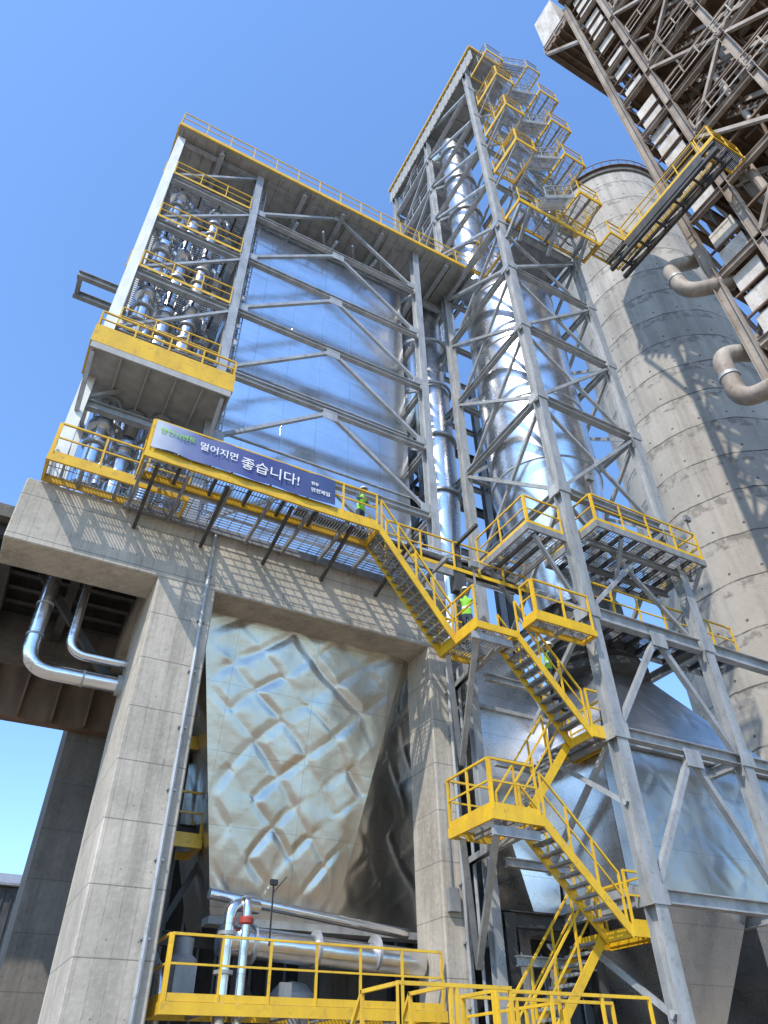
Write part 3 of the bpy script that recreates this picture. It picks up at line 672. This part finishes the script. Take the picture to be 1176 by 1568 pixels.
for k in range(48):
    a=2*math.pi*k/48;a2=2*math.pi*(k+1)/48; p=V((sc[0]+(R+.3)*math.cos(a),sc[1]+(R+.3)*math.sin(a),ZT+.75)); q=V((sc[0]+(R+.3)*math.cos(a2),sc[1]+(R+.3)*math.sin(a2),ZT+.75))
    beam(g,p,p+V((0,0,1.2)),.07); beam(g,p+V((0,0,1.2)),q+V((0,0,1.2)),.07); beam(g,p,q,.3,.1)
g=Si.g('roof_dust_filter','silvercyl',True); lathe(g,(37.0,26.5),[(1.3,ZT),(1.3,ZT+3.5),(.3,ZT+4.6)],24); lathe(g,(37.6,24.0),[(.9,ZT),(.9,ZT+3),(1.2,ZT+3.1),(.3,ZT+4)],24)
Si.done()
# ------------------------------------------------------------ old preheater tower
O=Obj('old_preheater_tower')
c=O.g('columns','oldsteel'); b=O.g('floor_beams','rust'); d=O.g('braces','oldsteel'); fp=O.g('floor_plates','rust'); wp=O.g('wall_panels','panelwhite')
ys=[8.6,6.2,2.5,-1.5,-6]; xs=[22.2,25.5,29]; zz=[20,25,30,34.7,39.5,44.3,49,54,59,64,69]
for x in xs:
    for y in ys: ibeam(c,(x,y,0),(x,y,68.9),.42,.42,up=(0,1,0))
for zi,z in enumerate(zz):
    for y in ys: ibeam(b,(22.45,y,z),(28.7,y,z),.3,.45)
    for x in xs: ibeam(c,(x,8.3,z-.02),(x,-5.7,z-.02),.25,.4)
    for k in range(10): beam(b,(22.3,7.9-k*1.4,z+.1),(28.9,7.9-k*1.4,z+.1),.14,.2)
    if zi%2==0: box(fp,22.6,28.8,-5.8,8.2,z+.26,z+.3)
    else: box(fp,25.6,28.8,-5.8,8.2,z+.26,z+.3); box(fp,22.6,25.5,-5.8,1.5,z+.26,z+.3)
    if zi<len(zz)-1:
        z1=zz[zi+1]
        for j in range(len(ys)-1):
            a0,a1=ys[j],ys[j+1]
            if j==0: continue
            if (zi+j)%2: beam(d,(22.1,a0-.2,z+.2),(22.1,a1+.2,z1-.2),.2)
            else: beam(d,(22.1,a1+.2,z+.2),(22.1,a0-.2,z1-.2),.2)
            beam(d,(25.5,a0-.2,z+.2),(25.5,a1+.2,z1-.2),.2); beam(d,(25.8,a1+.2,z+.2),(25.8,a0-.2,z1-.2),.16)
            beam(b,(22.35,a0-.2,(z+z1)/2),(22.35,a1+.2,(z+z1)/2),.14)
        beam(d,(22.4,8.6,z+.2),(25.3,8.6,z1-.2),.2); beam(d,(28.8,8.6,z+.2),(25.7,8.6,z1-.2),.2); beam(d,(22.4,8.75,z1-.2),(25.3,8.75,z+.2),.16)
        zc=z+.5
        while zc<z1-1.2:
            if random.random()<.93: box(wp,22.5,22.6,6.75,8.05,zc,zc+1.2)
            beam(b,(22.4,6.5,zc-.12),(22.4,8.3,zc-.12),.1)
            zc+=1.5
rr=random.Random(3)
g=O.g('pipes_and_stairs','oldsteel'); g3=O.g('rusty_members','rust')
for k in range(190):
    x=22.6+rr.random()*6; y=-5+rr.random()*10.5; z=24+rr.random()*44
    t=rr.random(); gg=g if rr.random()<.5 else g3
    if t<.35: beam(gg,(x,y,z),(x,y+rr.uniform(-4,4),z+rr.uniform(-.3,3)),.12)
    elif t<.6: beam(gg,(x,y,z),(x+rr.uniform(-2,2),y,z+rr.uniform(2,4)),.1)
    elif t<.85: beam(gg,(x,y,z),(x,y+rr.uniform(-3,3),z),.09)
    else: tube(g,[(x,y,z-3),(x,y,z+3)],.12+.2*rr.random(),10)
for z in (39.8,44.6,49.3,54.3,59.3,64.3):
    rail(O.g('old_handrails','oldsteel'),[(21.9,5.8,z),(21.9,-6,z)],w=.07)
    for s in range(2):
        beam(g,(22.9,4.6-s*.8,z),(22.9,.6-s*.8,z-4.6),.08,.3)
    for k in range(14): beam(g3,(22.7,4.4-k*.28,z-.2-k*.33),(23.4,4.4-k*.28,z-.2-k*.33),.22,.04)
box(O.g('head_floor','rust'),22.2,29,8.85,11.6,66.8,67.1); box(O.g('head_floor','rust'),21.6,29,-6,8.6,69.45,69.7)
box(wp,22.3,28,9.4,11.5,68.2,74); box(wp,22.3,28,-6,8.4,70.5,76)
for i in range(5): beam(b,(22,9+i*.55,66.65),(29,9+i*.55,66.65),.15,.29)
beam(d,(22.2,8.85,62),(22.2,11.4,66.5),.22); rail(O.g('old_handrails','oldsteel'),[(22.2,8.9,67.1),(22.2,11.55,67.1),(28,11.55,67.1)],w=.08)
box(O.g('rusty_cladding','rust'),29.25,29.4,-6,8.6,22,68)
O.done()
OP=Obj('dust_pipe'); g=OP.g('pipe_run','oldsteel',True)
tube(g,rnd([(22.8,8.2,29.8),(21.3,9.6,29.8),(21.3,9.9,32.2),(22.8,9.2,33)],.7,8),.36,20)
tube(g,rnd([(24,8.3,25.6),(21.6,9.7,25.6),(21.6,9.7,22.6),(22.2,7,22.2)],.8,8),.38,20)
g=OP.g('pipe_bands','galv',True); tube(g,[(21.3,9.75,30.9),(21.3,9.77,31.05)],.4,20); tube(g,[(21.6,9.7,24.0),(21.6,9.7,24.15)],.42,20)
OP.done()
Sh=Obj('storage_shed'); g=Sh.g('shed_walls','steel_dark'); box(g,-25,4.2,60,75,0,13.2)
for i in range(50): box(g,-25+i*.58,-24.9+i*.58,59.9,59.99,0,13)
g=Sh.g('shed_roof','steel'); hexa(g,[(-25.5,59.5,13.25),(4.6,59.5,13.25),(4.6,76,13.25),(-25.5,76,13.25)],[(-25.5,59.5,13.4),(4.6,59.5,13.4),(4.6,67,15.5),(-25.5,67,15.5)])
Sh.done()
# ------------------------------------------------------------ workers
def vest_mat():
    m,nt,b=newmat('worker_clothes')
    tc=N(nt,'ShaderNodeTexCoord'); s=N(nt,'ShaderNodeSeparateXYZ'); L(nt,tc.outputs['Object'],s.inputs[0])
    z=s.outputs[2]; x=math_(nt,'ABSOLUTE',s.outputs[0])
    up=math_(nt,'GREATER_THAN',z,.93); core=math_(nt,'MULTIPLY',up,math_(nt,'LESS_THAN',x,.17))
    c=mix(nt,up,(.035,.045,.07),(.07,.08,.11)); c=mix(nt,core,c,(.26,.58,.05))
    st=math_(nt,'MULTIPLY',core,math_(nt,'LESS_THAN',math_(nt,'ABSOLUTE',math_(nt,'SUBTRACT',z,1.15)),.03))
    c=mix(nt,st,c,(.8,.8,.8)); L(nt,c,b.inputs['Base Color']); b.inputs['Roughness'].default_value=.85
    bump(nt,b,nz(nt,9,4),.4,.02); return m
M['clothes']=vest_mat(); M['skin']=paint('skin',(.5,.3,.2),(.45,.26,.18),.5,streak=False); M['helmet']=paint('helmet_white',(.82,.82,.8),(.75,.75,.73),.3); M['boots']=paint('boots',(.03,.025,.02),(.05,.04,.03),.6)
def skin(name,parent,verts,edges,rad,mat,sub=1,root=0):
    me=bpy.data.meshes.new(name); me.from_pydata(verts,edges,[]); o=bpy.data.objects.new(name,me); bpy.context.collection.objects.link(o); o.parent=parent
    md=o.modifiers.new('skin','SKIN')
    for i,r in enumerate(rad):
        sv=me.skin_vertices[0].data[i]; sv.radius=r if isinstance(r,tuple) else (r,r); sv.use_root=(i==root)
    ss=o.modifiers.new('sub','SUBSURF'); ss.levels=sub; ss.render_levels=sub; me.materials.append(M[mat]); 
    md.use_smooth_shade=True
    return o
def worker(loc,head,lf,rf,lh,rh,lean=0.):
    e=bpy.data.objects.new('worker',None); bpy.context.collection.objects.link(e); e.location=loc; e.rotation_euler=(0,0,head); e.scale=(.96,.96,.96)
    hip=V((0,0,.95)); ch=V((0,-lean*.5,1.3)); nk=V((0,-lean,1.48))
    vs=[hip,V((0,-lean*.25,1.12)),ch,nk,nk+V((0,0,.09))]; ed=[(0,1),(1,2),(2,3),(3,4)]; rd=[(.15,.115),(.135,.105),(.16,.115),(.07,.07),(.055,.055)]
    ends=[]
    for s,ft in ((-1,lf),(1,rf)):
        ft=V(ft); h=hip+V((s*.09,0,-.06)); kn=(h+ft)*.5+V((0,-.07 if ft.y<0 else -.03,.03)); an=ft+V((0,0,.09))
        i=len(vs); vs+= [h,kn,an]; ed+=[(0,i),(i,i+1),(i+1,i+2)]; rd+=[.09,.064,.045]
        ends.append(ft)
    hd=[]
    for s,ha in ((-1,lh),(1,rh)):
        ha=V(ha); sh=ch+V((s*.19,-lean*.2,.12)); el=(sh+ha)*.5+V((s*.06,.06,-.04))
        i=len(vs); vs+=[sh,el,ha]; ed+=[(2,i),(i,i+1),(i+1,i+2)]; rd+=[.06,.045,.032]; hd.append((s,ha,(ha-el).normalized()))
    skin('body',e,vs,ed,rd,'clothes')
    for ft in ends:
        skin('boot',e,[ft+V((0,.05,.05)),ft+V((0,-.06,.045)),ft+V((0,-.17,.035)),ft+V((0,.03,.13))],[(0,1),(1,2),(0,3)],[(.048,.05),(.048,.045),(.04,.032),(.05,.05)],'boots')
    for s,ha,dr in hd:
        pal=ha+dr*.05
        skin('palm',e,[ha,pal,ha+dr*.09],[(0,1),(1,2)],[.024,(.036,.018),(.034,.015)],'skin')
        side=V((1,0,0)); 
        for k,l in enumerate((.06,.075,.07,.055)):
            b0=ha+dr*.085+side*(k-1.5)*.019; skin('finger_%d'%(k+1),e,[b0,b0+dr*l*.55,b0+dr*l*.8+V((0,-.015,-.02))],[(0,1),(1,2)],[.009,.0085,.007],'skin',1)
        b0=ha+dr*.03-side*s*.03; skin('thumb',e,[b0,b0-side*s*.025+dr*.03,b0-side*s*.03+dr*.055],[(0,1),(1,2)],[.011,.0095,.008],'skin',1)
    hc=nk+V((0,-.02,.2))
    g=([],[]); n=20
    for i in range(13):
        th=math.pi*i/12
        for k in range(n):
            a=2*math.pi*k/n; x=.076*math.sin(th)*math.cos(a); y=.096*math.sin(th)*math.sin(a); z=.118*math.cos(th)
            if z<0: x*=1-.22*(-z/.118); y*=1-.1*(-z/.118)
            if y<-.07 and abs(x)<.018 and -.045<z<.01: y-=.022
            if y<-.07 and .01<abs(x)<.045 and 0<z<.03: y+=.009
            g[0].append(hc+V((x,y,z)))
    for i in range(12):
        for k in range(n): j=(k+1)%n; g[1].append((i*n+k,i*n+j,(i+1)*n+j,(i+1)*n+k))
    def add(nm,g,mat):
        me=bpy.data.meshes.new(nm); me.from_pydata([tuple(q) for q in g[0]],[],g[1]); me.materials.append(M[mat])
        for p in me.polygons: p.use_smooth=True
        o=bpy.data.objects.new(nm,me); bpy.context.collection.objects.link(o); o.parent=e
    add('head',g,'skin')
    g=([],[])
    for s in (-1,1): box(g,hc.x+s*.08-.008,hc.x+s*.08+.008,hc.y-.015,hc.y+.02,hc.z-.03,hc.z+.03)
    add('ears',g,'skin')
    g=([],[]); box(g,hc.x-.025,hc.x+.025,hc.y-.098,hc.y-.09,hc.z-.065,hc.z-.056); add('mouth',g,'boots')
    g=([],[])
    for s in (-1,1): box(g,hc.x+s*.03-.01,hc.x+s*.03+.01,hc.y-.093,hc.y-.084,hc.z+.004,hc.z+.014)
    add('eyes',g,'boots')
    g=([],[]); c0=hc
    prof=[(.15,.035),(.145,.045),(.112,.05),(.11,.09),(.09,.135),(.05,.16),(.005,.168)]
    for (r,z) in prof:
        for k in range(24):
            a=2*math.pi*k/24; g[0].append(c0+V((r*.92*math.cos(a),r*1.08*math.sin(a)-(.02 if r>.12 and math.sin(a)<0 else 0),z)))
    for i in range(len(prof)-1):
        for k in range(24): j=(k+1)%24; g[1].append((i*24+k,i*24+j,(i+1)*24+j,(i+1)*24+k))
    add('hard_hat',g,'helmet')
worker((10.3,13.9,11.1),math.radians(-30),(-.1,0,0),(.12,-.05,0),(-.28,-.3,1.08),(.3,-.28,1.06),.06)
worker((7.2,14.45,14.1),math.radians(20),(-.1,0,0),(.1,0,0),(-.25,-.35,1.1),(.25,-.35,1.1),.1)
worker((12.35,13.25,9.57),math.radians(60),(-.1,.05,0),(.1,-.22,-.25),(-.3,-.2,1.0),(.34,-.1,.98),.08)
# ------------------------------------------------------------ light, sky
AZ=math.radians(234); EL=math.radians(49)
sd=V((math.sin(AZ)*math.cos(EL),math.cos(AZ)*math.cos(EL),math.sin(EL)))
sun=bpy.data.lights.new('sun','SUN'); sun.energy=4.7; sun.angle=math.radians(.5); sun.color=(1,.93,.81)
so=bpy.data.objects.new('sun',sun); bpy.context.collection.objects.link(so); so.rotation_euler=(-sd).to_track_quat('-Z','Y').to_euler()
w=bpy.data.worlds.new('World'); scene.world=w; w.use_nodes=True; nt=w.node_tree
sk=nt.nodes.new('ShaderNodeTexSky'); sk.sky_type='NISHITA'; sk.sun_disc=False; sk.sun_elevation=EL; sk.sun_rotation=AZ; sk.altitude=0; sk.air_density=1.3; sk.dust_density=.5; sk.ozone_density=2.8
vm=nt.nodes.new('ShaderNodeVectorMath'); vm.operation='MULTIPLY'; vm.inputs[1].default_value=(1.5,1.85,2.25); nt.links.new(sk.outputs[0],vm.inputs[0])
bg=nt.nodes['Background']; bg.inputs[1].default_value=.14; nt.links.new(vm.outputs[0],bg.inputs[0])
scene.view_settings.view_transform='Standard'
try: scene.view_settings.look='None'
except Exception: pass
scene.view_settings.exposure=0
# ------------------------------------------------------------ camera
p=math.radians(39.6); yw=math.radians(29); ro=math.radians(1.0)
h=V((math.sin(yw),math.cos(yw),0)); r=V((math.cos(yw),-math.sin(yw),0)); z=V((0,0,1))
Fw=h*math.cos(p)+z*math.sin(p); Up=-h*math.sin(p)+z*math.cos(p)
Rc=r*math.cos(ro)-Up*math.sin(ro); Uc=r*math.sin(ro)+Up*math.cos(ro)
cd=bpy.data.cameras.new('camera'); cam=bpy.data.objects.new('camera',cd); bpy.context.collection.objects.link(cam)
mt=Matrix((Rc,Uc,-Fw)).transposed().to_4x4(); mt.translation=V((0,0,1.6)); cam.matrix_world=mt
cd.sensor_fit='VERTICAL'; cd.sensor_height=36; cd.sensor_width=27; cd.lens=36*1086/1568; cd.clip_start=.1; cd.clip_end=8000
scene.camera=cam
